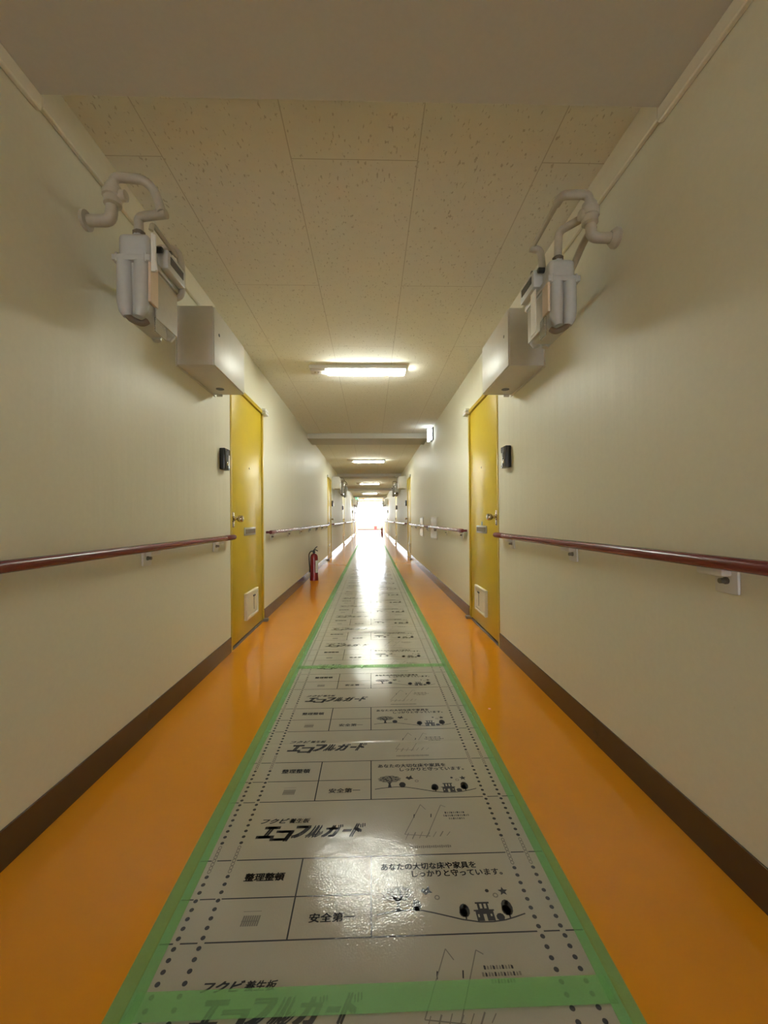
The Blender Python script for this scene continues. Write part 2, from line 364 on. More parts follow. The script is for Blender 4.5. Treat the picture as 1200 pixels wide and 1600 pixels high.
def print_period(bm, v):
    def Yv(a): return v+a
    for yy in (0.0, 0.238): # full width rules, interrupted at the dot rows
        for xa, xb in ((-.505, -.473), (-.457, -.416), (-.400, .394), (.410, .449), (.463, .505)): line(bm, xa, Yv(yy), xb, Yv(yy), .0036)
    for xa, xb in ((-.505, -.473), (-.457, -.416), (-.400, -.0065)): line(bm, xa, Yv(.114), xb, Yv(.114), .0034)
    line(bm, -.207, Yv(0), -.207, Yv(.238), .004); line(bm, -.0065, Yv(0), -.0065, Yv(.238), .004)
    # heading
    text(bm, 'フクビ', -.372, -.288, Yv(.383), Yv(.404), .5, .05); text(bm, '養生板', -.279, -.213, Yv(.383), Yv(.403), .3, .03)
    for ch, xa, xb, ya, yb in (('エ', -.366, -.298, .322, .367), ('コ', -.322, -.252, .308, .349), ('フ', -.262, -.202, .320, .367), ('ル', -.212, -.152, .320, .367), ('ガ', -.163, -.097, .320, .369), ('ー', -.100, -.072, .338, .350), ('ド', -.073, -.027, .318, .372)):
        text(bm, ch, xa, xb-(.02 if ch != 'ー' else 0), Yv(ya), Yv(yb), .42, .09 if ch in 'エコフル' else .06 if ch != 'ー' else .0)
    text(bm, '整理整頓', -.359, -.250, Yv(.165), Yv(.191), 0.05, .035); text(bm, '安全第一', -.162, -.048, Yv(.041), Yv(.065), 0.05, .03)
    # small grey mark
    for i in range(8): line(bm, -.327+.0055*i, Yv(.037), -.325+.0055*i, Yv(.065), .0042, 1)
    line(bm, -.329, Yv(.050), -.286, Yv(.050), .003, 1); line(bm, -.331, Yv(.076), -.285, Yv(.076), .0014, 1)
    text(bm, 'あなたの大切な床や家具を', .022, .294, Yv(.187), Yv(.210), 0, .03); text(bm, 'しっかりと守っています。', .108, .362, Yv(.162), Yv(.184), 0, .03)
    # landscape
    for (a, b), (c, d) in zip(HILL, HILL[1:]): line(bm, a, Yv(b), c, Yv(d), .0034)
    cr = []
    for i in range(44):
        a = 2*PI*i/44; q = 1 + .07*math.sin(11*a)
        cr.append((.064+.043*q*math.cos(a), Yv(.113+.021*q*math.sin(a))))
    poly(bm, cr, 0, 1)
    for i in range(30):
        a = random.Random(i).uniform(0, 2*PI); r = math.sqrt(random.Random(i+90).uniform(0.02, .8))
        disc(bm, .064+.040*r*math.cos(a), Yv(.113+.019*r*math.sin(a)), .0028, 0, 6, 1, .00012+.00001*i)
    poly(bm, [(.056, Yv(.062)), (.070, Yv(.062)), (.0665, Yv(.085)), (.079, Yv(.106)), (.072, Yv(.107)), (.0635, Yv(.094)), (.055, Yv(.107)), (.048, Yv(.106)), (.060, Yv(.085))])
    disc(bm, .111, Yv(.078), .0125, 0, 10, 1.25); line(bm, .111, Yv(.062), .111, Yv(.075), .012)
    poly(bm, [(.126, Yv(.118)), (.133, Yv(.128)), (.139, Yv(.122)), (.149, Yv(.134)), (.150, Yv(.120)), (.157, Yv(.112)), (.145, Yv(.111)), (.138, Yv(.106)), (.133, Yv(.112))])
    for x, yy in ((.167, .098), (.322, .099)): ringd(bm, x, Yv(yy), .0075, .0032, 1, 8)
    disc(bm, .303, Yv(.113), .0055, 0, 6); star(bm, .345, Yv(.110), .0135)
    tree(bm, .231, Yv(.036), .042, .026); tree(bm, .3415, Yv(.036), .050, .028); disc(bm, .3175, Yv(.039), .0105, 0, 9)
    # house: two storeys with window openings and a door opening
    for a, b, c, d in ((.262, .298, .076, .081), (.266, .294, .058, .063), (.266, .272, .063, .076), (.278, .283, .063, .076), (.289, .294, .063, .076),
                       (.254, .306, .056, .060), (.258, .262, .030, .056), (.266, .270, .030, .056), (.262, .266, .030, .040), (.262, .266, .048, .056), (.270, .276, .030, .056), (.284, .290, .030, .056), (.294, .303, .030, .042), (.298, .303, .042, .056), (.290, .294, .030, .056), (.276, .284, .048, .056), (.294, .298, .048, .056)):
        poly(bm, [(a, Yv(c)), (b, Yv(c)), (b, Yv(d)), (a, Yv(d))])
    # faint construction sketch of the folded board, and rows of fine print too small to read
    for a, b, c, d in ((.10, .32, .165, .455), (.17, .31, .235, .45), (.10, .32, .18, .31), (.165, .455, .18, .43), (.235, .45, .25, .44)): line(bm, a, Yv(b), c, Yv(d), .0024, 1)
    for i in range(7): line(bm, .10+.022*i, Yv(.298+.002*i), .113+.022*i, Yv(.326+.0015*(i % 3)), .0034 if i % 2 else .002, 1)
    for x in (.136, .193): line(bm, x, Yv(.392), x+.003, Yv(.408), .0032)
    for i in range(22): line(bm, .100+.0063*i, Yv(.268), .1045+.0063*i, Yv(.268), .008+.003*((i*7) % 3)/2, 1)
    for r_, (xa, n_) in enumerate(((.243, 10), (.236, 13), (.252, 8))):
        for i in range(n_):
            poly(bm, [(xa+.0068*i, Yv(.408-.014*r_)), (xa+.0046+.0068*i, Yv(.4075-.014*r_)), (xa+.0046+.0068*i, Yv(.4160-.014*r_-.002*(i % 2))), (xa+.0008*(i % 3)+.0068*i, Yv(.4165-.014*r_))], 0, 1 if (i*5+r_) % 3 else 0)
    # dot rows with a chain of small rings between
    for x in (-.466, -.408, .402, .456):
        n = 20
        for i in range(n):
            a = (i+0.5)*PER/n
            if .199 < a < .302:
                for q in (-.006, .006): ringd(bm, x, Yv(a+q), .0056, .0022, 1, 8, 1.4)
            else: disc(bm, x, Yv(a), .0058, 0, 10)
pb = BM()
for k in range(-1, 5): print_period(pb, V0 + PER*k)
for co, no in (((0, 0.004, 0), (0, -1, 0)), ((0, SH-0.004, 0), (0, 1, 0))):
    bmesh.ops.bisect_plane(pb, geom=pb.verts[:]+pb.edges[:]+pb.faces[:], plane_co=co, plane_no=no, clear_outer=True)
for f in pb.faces:
    f.normal_update()
    if f.normal.z < 0: f.normal_flip()
def sheet_z(v):
    z = 0.0030
    z += 0.0016*math.exp(-((v-1.065)/0.010)**2)      # crease across the middle
    z += 0.0012*math.exp(-(v/0.03)**2)              # laps over the board before it
    return z
for v in pb.verts: v.co.z += sheet_z(v.co.y) + 0.00035
sb = BM(); vs_ = sorted(set([0, SH] + [SH*i/24 for i in range(25)] + [1.065+d for d in (-.03, -.02, -.012, -.006, 0, .006, .012, .02, .03)] + [.01, .02, .04, .06]))
top = [(sb.verts.new((-.508, v, sheet_z(v))), sb.verts.new((.508, v, sheet_z(v)))) for v in vs_]
bot = [(sb.verts.new((-.508, v, .0003)), sb.verts.new((.508, v, .0003))) for v in vs_]
for i in range(len(vs_)-1):
    sb.faces.new((top[i][0], top[i][1], top[i+1][1], top[i+1][0])); sb.faces.new((bot[i][0], bot[i+1][0], bot[i+1][1], bot[i][1]))
    sb.faces.new((top[i][0], top[i+1][0], bot[i+1][0], bot[i][0])); sb.faces.new((top[i][1], bot[i][1], bot[i+1][1], top[i+1][1]))
sb.faces.new((top[0][0], bot[0][0], bot[0][1], top[0][1])); sb.faces.new((top[-1][0], top[-1][1], bot[-1][1], bot[-1][0]))
bpy.data.objects.remove(txt_o)
ORD = ['first', 'second', 'third', 'fourth', 'fifth', 'sixth', 'seventh', 'eighth', 'ninth', 'tenth', 'eleventh', 'twelfth', 'thirteenth', 'fourteenth', 'fifteenth', 'sixteenth', 'seventeenth']
def sheet_label(k):
    if k == 0: return 'grey printed floor protection board cut by the bottom edge of the photo'
    if k == 1: return 'grey printed floor board between the two green cross tapes, largest prints'
    if k == 2: return 'grey printed floor board just beyond the farther green cross tape'
    if k == 16: return 'farthest grey floor board, lost in glare at the open end'
    return 'grey floor protection board, %s beyond the farther green cross tape' % ORD[k-2]
sheet = obj('floor_protection_board', sb, M['sheet'])
prn = obj('print', pb, [M['ink'], M['ink2']], sheet, smooth=False)
tag(sheet, sheet_label(1), 'floor board', 'floor protection boards'); sheet.location = (0, Y1, 0)
for k in range(17):
    if k == 1: continue
    dup(sheet, (0, Y1+SH*(k-1), 0), (1, 1, 1), sheet_label(k))

def strip_tape(name, prof, y0, y1, label):
    bm = BM(); ny = max(2, int((y1-y0)/0.4)); cols = []
    for i in range(ny+1):
        y = y0 + (y1-y0)*i/ny; w = 0.0015*math.sin(i*1.7)
        cols.append([bm.verts.new((x+w, y, z)) for x, z in prof])
    for a, b in zip(cols, cols[1:]):
        for j in range(len(prof)-1): bm.faces.new((a[j], a[j+1], b[j+1], b[j]))
    r = bmesh.ops.extrude_face_region(bm, geom=bm.faces[:])
    for v in [e for e in r['geom'] if isinstance(e, bmesh.types.BMVert)]: v.co.z += 0.0002
    return tag(obj(name, bm, M['tape']), label, 'tape', 'green floor tapes')
strip_tape('green_tape', [(-.545, .0005), (-.512, .0006), (-.507, .0050), (-.482, .0050)], -1.1, 32.1, 'long green tape along the left edge of the printed floor boards')
strip_tape('green_tape', [(.482, .0050), (.507, .0050), (.512, .0006), (.537, .0005)], -1.1, 32.1, 'long green tape along the right edge of the printed floor boards')
def cross_tape(y0, y1, label):
    bm = BM(); n = 2
    a = [bm.verts.new((x, y, .0056 if abs(x) < .5 else .0054)) for y in (y0, y1) for x in (-.50, -.2, .2, .50)]
    for i in range(3): bm.faces.new((a[i], a[i+1], a[i+5], a[i+4]))
    r = bmesh.ops.extrude_face_region(bm, geom=bm.faces[:])
    for v in [e for e in r['geom'] if isinstance(e, bmesh.types.BMVert)]: v.co.z += 0.0002
    tag(obj('green_tape', bm, M['tape']), label, 'tape', 'green floor tapes')
cross_tape(.845, .899, 'green tape strip crossing the boards at the bottom of the photo')
cross_tape(2.800, 2.856, 'green tape strip crossing the boards farther off, level with the yellow doors')

# ------------------------------------------------------------------ doors
def make_door(root):
    # local frame: x out of the wall into the corridor, y along the corridor, z up; the lock is on the -y side
    bm = BM()
    bx(bm, -.11, .004, -.487, -.455, 0, DH-.002, .002, 1); bx(bm, -.11, .004, .455, .487, 0, DH-.002, .002, 1); bx(bm, -.11, .004, -.455, .455, DH-.036, DH-.002, .002, 1)
    obj('door_frame', bm, M['yellow_f'], root)
    bm = BM(); bx(bm, -.052, -.010, -.450, .450, .022, DH-.042, .003, 2); leaf = obj('door_leaf', bm, M['yellow'], root)
    bm = BM(); bx(bm, -.12, -.06, -.455, .455, .0, DH-.036); obj('door_rebate', bm, M['gap'], root)
    bm = BM(); bx(bm, -.11, .003, -.455, .455, 0, .014, .002, 1); obj('threshold', bm, M['thresh'], root)
    # knob
    bm = BM(); bx(bm, -.011, -.006, -.425, -.375, .945, 1.065, .003, 2); k = obj('lock_plate', bm, M['brass'], root)
    bm = BM(); lathe(bm, (-.006, -.400, 1.012), [(.026, 0), (.026, .006), (.012, .010), (.012, .030), (.022, .036), (.027, .046), (.027, .066), (.022, .074), (.0, .076)], 'x'); obj('door_knob', bm, M['brass'], k)
    # letter plate
    bm = BM(); bx(bm, -.011, -.003, -.12, .215, .868, .938, .003, 2); p = obj('letter_plate', bm, M['plate'], root)
    bm = BM(); bx(bm, -.004, .001, -.095, .19, .884, .924, .002, 1); obj('flap', bm, M['thresh'], p)
    # delivery hatch near the floor
    bm = BM()
    for a in ((-.125, -.105, .148, .378), (.215, .235, .148, .378), (-.105, .215, .148, .170), (-.105, .215, .356, .378)): bx(bm, -.011, .016, *a, .003, 1)
    h = obj('hatch_frame', bm, M['hatch'], root)
    bm = BM(); bx(bm, -.011, .007, -.103, .213, .172, .354, .003, 1); obj('hatch_door', bm, M['hatch'], h)
    bm = BM(); bx(bm, .006, .017, .085, .135, .318, .332, .002, 1); bx(bm, .006, .010, .108, .112, .20, .318, .001, 1); obj('latch', bm, M['dgrey'], h)
    bm = BM(); lathe(bm, (-.011, .04, 1.46), [(.009, 0), (.009, .005), (.005, .006), (.0, .006)], 'x', 12); obj('peephole', bm, M['brass'], root)
    # pivot at the top corner of the hinge side, stop at its foot
    bm = BM(); bx(bm, -.004, .040, .440, .560, 2.046, 2.072, .003, 1); bx(bm, -.004, .038, .442, .555, 2.077, 2.102, .003, 1); obj('top_pivot', bm, M['white'], root)
    bm = BM(); bx(bm, -.004, .045, .448, .500, .0, .028, .004, 1); obj('bottom_pivot', bm, M['thresh'], root)
POS = ['nearest', 'second', 'third', 'fourth', 'farthest']
def side_phrase(k, what, side):
    return '%s %s on the %s wall' % (POS[k], what, side)
d0 = thing('door_1', 'nearest yellow door on the left wall, with silver knob', 'door', (XL, UNITS[0][0], 0), kind='structure', group='yellow doors'); make_door(d0)
n = 1
for si, (side, x) in enumerate((('left', XL), ('right', XR))):
    for k, (yc, m) in enumerate(UNITS):
        if (si, k) == (0, 0): continue
        n += 1
        d = dup(d0, (x, yc, 0), (1 if si == 0 else -1, m, 1), '%s yellow door on the %s wall%s' % (POS[k], side, ', with a blue sticker above its letter plate' if (si, k) == (1, 0) else ', its lock on the far side' if m < 0 else ', seen edge-on'), name='door_%d' % n)
        if (si, k) == (1, 0):
            bm = BM(); lathe(bm, (-.0098, .04, .955), [(.022, 0), (.022, .0012), (0, .0013)], 'x', 16); obj('sticker', bm, M['blue'], d)
            bm = BM(); bx(bm, -.0105, -.0098, -.42, -.41, 1.5, 1.51); bm.free()

# ------------------------------------------------------------------ handrails
RO = 0.050; RZ = 0.876
GRAB = 'burgundy handrails along both walls'
def make_rail(side, x, y0, y1, label, sleeves=()):
    sgn = 1 if side == 'left' else -1
    root = thing('handrail', label, 'handrail', (x, (y0+y1)/2, 0), GRAB); yo = (y0+y1)/2
    def P(d, y, z): return (sgn*d, y-yo, z)
    bm = BM(); tube(bm, [P(RO, y0+.02, RZ), P(RO, y1-.02, RZ)], .0185, 20); obj('rail', bm, M['rail'], root)
    for ye, s in ((y0, 1), (y1, -1)):
        bm = BM(); tube(bm, [P(RO, ye, RZ), P(RO, ye+s*.012, RZ), P(RO, ye+s*.19, RZ), P(RO, ye+s*.192, RZ)], [.017, .0195, .0195, .0187], 20)
        a = P(.001, ye+s*.012, RZ-.012); b = P(RO, ye+s*.042, RZ+.012); bx(bm, min(a[0], b[0]), max(a[0], b[0]), min(a[1], b[1]), max(a[1], b[1]), a[2], b[2], .004, 2)
        obj('end_cap', bm, M['railcap'], root)
    for (a, b) in sleeves:
        bm = BM(); tube(bm, [P(RO, a, RZ), P(RO, b, RZ)], .0198, 20); obj('joint_sleeve', bm, M['railcap'], root)
    nb = max(2, round((y1-y0-.4)/.86)+1); a, b = y0+.22, y1-.26
    if y0 < 0: ys = [2.87-.873*i for i in range(4)]
    else: ys = [a+(b-a)*i/(nb-1) for i in range(nb)]
    for yb in ys:
        bm = BM()
        bx(bm, *sorted((0, sgn*.012)), yb-yo-.038, yb-yo+.038, RZ-.088, RZ-.010, .006, 2)
        bx(bm, *sorted((0, sgn*.040)), yb-yo-.020, yb-yo+.070, RZ-.040, RZ-.014, .007, 2)
        br = obj('bracket', bm, M['brk'], root)
        bm = BM(); lathe(bm, (sgn*.010, yb-yo-.004, RZ-.052), [(.010, 0), (.010, sgn*.007), (.0075, sgn*.009), (.0075, sgn*.022), (0, sgn*.022)], 'x', 12); obj('bolt', bm, M['bolt'], br)
    return root
SEG = [(-0.6, 3.13)] + [(UNITS[i][0]+HW+.07, UNITS[i+1][0]-HW-.07) for i in range(4)] + [(UNITS[4][0]+HW+.07, YE+.4)]
where = ['in the foreground, leading up to the nearest yellow door', 'between the nearest and second yellow doors', 'between the second and third yellow doors', 'between the third and fourth yellow doors', 'between the fourth and farthest yellow doors', 'past the farthest door, at the bright end']
for side, x in (('left', XL), ('right', XR)):
    for i, (a, b) in enumerate(SEG):
        make_rail(side, x, a, b, 'burgundy handrail on the %s wall %s' % (side, where[i]), [(6.7, 7.25)] if (side, i) == ('right', 1) else ())

# ------------------------------------------------------------------ steel boxes over the doors
def make_box(root):
    bm = BM(); bx(bm, .004, .200, -.28, .28, 1.862, 2.190, .004, 2); obj('box_body', bm, M['box'], root)
    bm = BM(); bx(bm, .198, .206, -.272, .272, 1.866, 2.186, .003, 2); dr = obj('box_door', bm, M['box'], root)
    bm = BM(); lathe(bm, (.205, -.20, 2.06), [(.009, 0), (.009, .003), (.0, .0035)], 'x', 12); obj('keyhole', bm, M['black'], dr)
    bm = BM(); bx(bm, 0, .006, -.29, .29, 1.850, 2.2, .002, 1); obj('back_plate', bm, M['box'], root)
    bm = BM(); lathe(bm, (.085, .15, 1.8618), [(.026, 0), (.026, -.002), (.018, -.0022), (.0, -.001)], 'z', 18); obj('knockout_hole', bm, M['black'], root)
    bm = BM(); bx(bm, .02, .06, .262, .276, 1.846, 1.863, .003, 1); obj('lug', bm, M['box'], root)
BX = -1.08
b0 = thing('utility_box', 'nearest off-white steel box on the left wall, above the yellow door', 'box', (XL, UNITS[0][0]+BX, 0), 'off-white steel boxes on the walls'); make_box(b0)
for si, (side, x) in enumerate((('left', XL), ('right', XR))):
    for k, (yc, m) in enumerate(UNITS):
        if (si, k) == (0, 0): continue
        dup(b0, (x, yc+BX*m, 0), (1 if si == 0 else -1, m, 1), '%s off-white steel box along the %s wall, high beside a yellow door' % (POS[k], side))

# ------------------------------------------------------------------ intercoms
def make_intercom(root):
    bm = BM(); bx(bm, 0, .040, -.05, .05, 1.362, 1.515, .006, 2); obj('housing', bm, M['black'], root)
    bm = BM(); bx(bm, .039, .044, -.046, .046, 1.366, 1.511, .004, 2); f = obj('face_plate', bm, M['dgrey'], root)
    bm = BM()
    for i in range(5): bx(bm, .0435, .0455, -.03, .012, 1.47+.007*i, 1.4735+.007*i)
    obj('speaker_grille', bm, M['black'], f)
    bm = BM(); lathe(bm, (.0435, -.008, 1.405), [(.014, 0), (.014, .003), (.011, .005), (0, .005)], 'x', 16); obj('call_button', bm, M['steel'], f)
    bm = BM(); bx(bm, .0435, .0452, .018, .04, 1.38, 1.47, .001, 1); obj('name_plate', bm, M['alu'], f)
i0 = thing('intercom', 'nearest black intercom on the left wall, beside the yellow door', 'intercom', (XL, UNITS[0][0]-.665, 0), 'black intercoms beside the doors'); make_intercom(i0)
for si, (side, x) in enumerate((('left', XL), ('right', XR))):
    for k, (yc, m) in enumerate(UNITS):
        if (si, k) == (0, 0): continue
        off = .665 if si == 0 or k else .735
        dup(i0, (x, yc-off*m, 0), (1 if si == 0 else -1, m, 1), '%s black intercom along the %s wall, beside a yellow door' % (POS[k], side))

# ------------------------------------------------------------------ gas meters
def meter_core(root, x0, x1, y0, y1, zb, zt):
    zm = zb + (zt-zb)*.70; xc = (x0+x1)/2
    bm = BM(); bx(bm, x0+.008, x1-.008, y0+.008, y1-.008, zm, zt, .018, 3); bx(bm, x0+.02, x1-.004, y0+.05, y1-.05, zm+.01, zt-.02, .01, 2)
    for yy in (y0+.055, y1-.055): lathe(bm, (xc, yy, zt-.012), [(.030, 0), (.030, .014), (.022, .020), (.022, .032), (0, .032)], 'z', 18)
    body = obj('upper_body', bm, M['meter'], root)
    bm = BM(); bx(bm, x0-.006, x1+.006, y0-.006, y1+.006, zm-.012, zm+.012, .004, 2)
    for xx in (x0+.012, x1-.012):
        for yy in (y0-.001, (y0+y1)/2, y1+.001): lathe(bm, (xx, yy, zm-.017), [(.006, 0), (.006, .034), (0, .034)], 'z', 8)
    obj('flange', bm, M['meter'], root)
    # lower half: shell narrowing towards the bottom, two bulges with a groove on each end
    bm = BM(); bx(bm, x0+.002, x1-.002, y0+.010, y1-.010, zb+.03, zm, .016, 3)
    for v in bm.verts:
        t = max(0, min(1, (zm-.05-v.co.z)/(zm-.05-zb)))
        v.co.x = xc + (v.co.x-xc)*(1-.22*t*t); v.co.y = (y0+y1)/2 + (v.co.y-(y0+y1)/2)*(1-.10*t*t)
    for yy in (y0+.014, y1-.014):
        for xx in (x0+.034, x1-.034):
            w = .028
            tube(bm, [(xx, yy, zm-.012), (xx, yy, zm-.03), (xx, yy, zb+.075), (xx+.1*(xc-xx), yy, zb+.045), (xx+.3*(xc-xx), yy, zb+.022)], [w, w, w, w*.9, w*.55], 14)
    obj('lower_body', bm, M['meter'], root)
    bm = BM(); tube(bm, bend([(xc-.03, y0+.02, zb+.04), (xc-.012, y0+.012, zb+.012), (xc+.03, y0+.02, zb-.004), (xc+.045, y0+.03, zb+.012)], .02), .012, 10); obj('drain_plug', bm, M['pipe_d'], root)
    # index with dark window on the corridor face
    bm = BM(); bx(bm, x1-.012, x1+.036, y0+.075, y1-.02, zm+.006, zm+.082, .006, 2); ib = obj('index_box', bm, M['meter'], root)
    bm = BM(); bx(bm, x1+.034, x1+.038, y0+.095, y1-.04, zm+.032, zm+.066, .002, 1); obj('index_window', bm, M['dgrey'], ib)
    bm = BM(); lathe(bm, (x1-.004, y0+.058, zm+.068), [(.012, 0), (.012, .024), (.009, .027), (0, .027)], 'x', 12); obj('knob', bm, M['black'], root)
    bm = BM(); lathe(bm, (x1+.036, y0+.11, zm+.086), [(.010, -.03), (.010, -.004), (0, -.004)], 'x', 12); obj('knob', bm, M['black'], root)
    bm = BM(); bx(bm, x1-.004, x1+.001, y0+.05, y1-.02, zb+.035, zm-.025, .002, 1); obj('front_plate', bm, M['pipe'], root)
    bm = BM(); bx(bm, x1-.006, x1+.004, y0+.004, y0+.062, zb+.075, zm-.012, .001, 1); obj('sticker', bm, M['peach'], root)
    return zm
def union(bm, x, y, z): lathe(bm, (x, y, z), [(.021, 0), (.024, .004), (.024, .016), (.018, .022), (0, .022)], 'z', 8)

# left pattern (local x from the left wall, y from the door centre)
def make_meter_left(root):
    def Q(X, Y, Z): return (X-XL, Y-3.68, Z)
    x0, x1, y0, y1 = .098, .230, 1.60-3.68, 1.85-3.68
    zm = meter_core(root, x0, x1, y0, y1, 1.762, 2.105)
    bm = BM(); union(bm, (x0+x1)/2, y0+.055, 2.118); union(bm, (x0+x1)/2, y1-.055, 2.118); obj('union_nut', bm, M['pipe_d'], root)
    bm = BM(); pipe(bm, [Q(XL, 1.585, 2.130), Q(-.968, 1.585, 2.130), Q(-.962, 1.585, 2.27)], .021, .03, 16)
    lathe(bm, Q(XL, 1.585, 2.130), [(.036, 0), (.036, .012), (.022, .016), (0, .016)], 'x', 18); obj('inlet_pipe', bm, M['pipe'], root)
    bm = BM(); lathe(bm, Q(-.962, 1.585, 2.185), [(.022, 0), (.031, .006), (.031, .03), (.036, .034), (.036, .052), (.028, .058), (.028, .074), (0, .074)], 'z', 16)
    lathe(bm, Q(-.925, 1.585, 2.225), [(.020, -.03), (.020, .012), (.014, .016), (0, .016)], 'x', 12); obj('valve', bm, M['pipe'], root)
    bm = BM(); pipe(bm, [Q(-.962, 1.585, 2.25), Q(-.962, 1.59, 2.300), Q(-.855, 1.60, 2.300), Q(-.825, 1.62, 2.275), Q(-.800, 1.625, 2.195)], .017, .045, 16); obj('arch_pipe', bm, M['pipe'], root)
    xc = XL+(x0+x1)/2
    bm = BM(); pipe(bm, [Q(-.785, 1.63, 2.192), Q(xc, 1.65, 2.192), Q(xc, 1.655, 2.13)], .017, .02, 14); obj('riser_pipe', bm, M['pipe'], root)
    bm = BM(); pipe(bm, [Q(xc, 1.795, 2.12), Q(xc, 1.795, 2.165), Q(-.822, 1.80, 2.165), Q(-.822, 1.84, 2.13), Q(-.822, 1.845, 1.985), Q(-.90, 1.86, 1.975), Q(XL, 1.86, 1.975)], .0145, .03, 14); obj('outlet_pipe', bm, M['pipe'], root)
    bm = BM(); pipe(bm, [Q(-.835, 1.612, 2.115), Q(-.830, 1.612, 2.14), Q(-.826, 1.80, 2.135)], .009, .012, 10); obj('bypass_tube', bm, M['pipe'], root)
    bm = BM(); tube(bm, bend([Q(-.825, 1.603, 2.095), Q(-.822, 1.600, 2.03), Q(-.812, 1.605, 1.955)], .03), .0065, 8); bx(bm, *[q for pr in zip(Q(-.828, 1.598, 1.95), Q(-.812, 1.606, 2.09)) for q in pr]); obj('hanging_tag', bm, M['paper'], root)
    bm = BM(); bx(bm, x1+.004, x1+.008, y0+.03, y0+.12, 1.735, 1.790, .001, 1); obj('card_holder', bm, M['clear'], root)
def make_meter_right(root):
    def Q(X, Y, Z): return (XR-X, Y-3.68, Z)
    x0, x1, y0, y1 = .118, .243, 1.70-3.68, 1.955-3.68
    zm = meter_core(root, x0, x1, y0, y1, 1.785, 2.085)
    bm = BM(); union(bm, (x0+x1)/2, y0+.055, 2.098); union(bm, (x0+x1)/2, y1-.055, 2.098); obj('union_nut', bm, M['pipe_d'], root)
    xc = XR-(x0+x1)/2
    bm = BM(); pipe(bm, [Q(XR, 1.625, 2.115), Q(.885, 1.625, 2.115), Q(.880, 1.625, 2.26)], .020, .03, 16)
    lathe(bm, Q(XR, 1.625, 2.115), [(.038, 0), (.038, .012), (.024, .03), (0, .03)], 'x', 18); obj('inlet_pipe', bm, M['pipe'], root)
    bm = BM(); lathe(bm, Q(.880, 1.625, 2.165), [(.022, 0), (.031, .006), (.031, .03), (.036, .034), (.036, .062), (.028, .068), (.028, .084), (0, .084)], 'z', 16)
    lathe(bm, Q(.850, 1.625, 2.205), [(.020, -.03), (.020, .010), (.014, .014), (0, .014)], 'x', 12); obj('valve', bm, M['pipe'], root)
    bm = BM(); pipe(bm, [Q(.880, 1.625, 2.24), Q(.880, 1.63, 2.292), Q(.775, 1.635, 2.292), Q(.772, 1.68, 2.290)], .017, .03, 16); obj('arch_pipe', bm, M['pipe'], root)
    bm = BM(); pipe(bm, [Q(.772, 1.675, 2.290), Q(.772, 1.93, 2.280)], .0115, .03, 12); obj('bypass_tube', bm, M['pipe'], root)
    bm = BM(); pipe(bm, [Q(.760, 1.93, 2.270), Q(xc, 1.93, 2.262), Q(xc, 1.905, 2.11)], .016, .025, 14); obj('outlet_pipe', bm, M['pipe'], root)
    bm = BM(); pipe(bm, [Q(xc, 1.755, 2.11), Q(xc, 1.745, 2.222), Q(.875, 1.66, 2.222)], .0165, .025, 14); obj('riser_pipe', bm, M['pipe'], root)
    bm = BM(); pipe(bm, [Q(.905, 1.64, 2.17), Q(.90, 1.70, 2.16), Q(.885, 1.96, 2.00), Q(XR, 2.0, 1.97)], .014, .03, 12); obj('branch_pipe', bm, M['pipe'], root)
    bm = BM(); bx(bm, x1+.030, x1+.034, y0+.06, y0+.115, 1.80, 1.985, .001, 1); obj('hanging_tag', bm, M['paper'], root)
    bm = BM(); bx(bm, x1+.004, x1+.008, y0+.02, y0+.08, 1.770, 1.85, .001, 1); obj('card_holder', bm, M['clear'], root)
GM = 'wall gas meters with white pipes'
ml = thing('gas_meter', 'nearest grey-white gas meter with pipes on the left wall', 'gas meter', (XL, 3.68, 0), GM); make_meter_left(ml)
mr = thing('gas_meter', 'nearest grey-white gas meter with pipes on the right wall', 'gas meter', (XR, 3.68, 0), GM, scale=(-1, 1, 1)); make_meter_right(mr)
for src, side, x, sx in ((ml, 'left', XL, 1), (mr, 'right', XR, -1)):
    for k, (yc, m) in enumerate(UNITS[1:], 1):
        dup(src, (x, yc, 0), (sx, m, 1), '%s gas meter with pipes along the %s wall, small in the distance' % (POS[k], side))

# ------------------------------------------------------------------ ceiling lamps
def make_lamp(root):
    bm = BM(); bx(bm, -.535, .385, -.085, .085, -.034, 0, .004, 2); obj('housing', bm, M['lamp_w'], root)
    bm = BM(); bx(bm, -.372, .372, -.046, .046, -.066, -.033, .015, 4); obj('diffuser', bm, M['tube'], root)
    bm = BM(); bx(bm, -.525, -.385, -.06, .06, -.048, -.033, .004, 2); e = obj('battery_cover', bm, M['lamp_w'], root)
    bm = BM()
    for xx in (-.485, -.455, -.43): lathe(bm, (xx, -.02, -.048), [(.009, 0), (.009, -.006), (0, -.006)], 'z', 10)
    obj('indicator', bm, M['clear'], e)
LY = [4.00, 10.22, 16.62, 22.9, 29.2]
l0 = thing('ceiling_lamp', 'nearest glowing ceiling lamp, the largest, between the two gas meters and the first beam', 'ceiling lamp', (-.037, LY[0], ZC), 'glowing ceiling lamps'); make_lamp(l0)
l0['label'] = 'nearest and largest glowing lamp on the ceiling'
for k, y in enumerate(LY[1:], 1): dup(l0, (-.037, y, ZC), (1, 1, 1), '%s glowing lamp down the corridor ceiling' % (POS[k]))

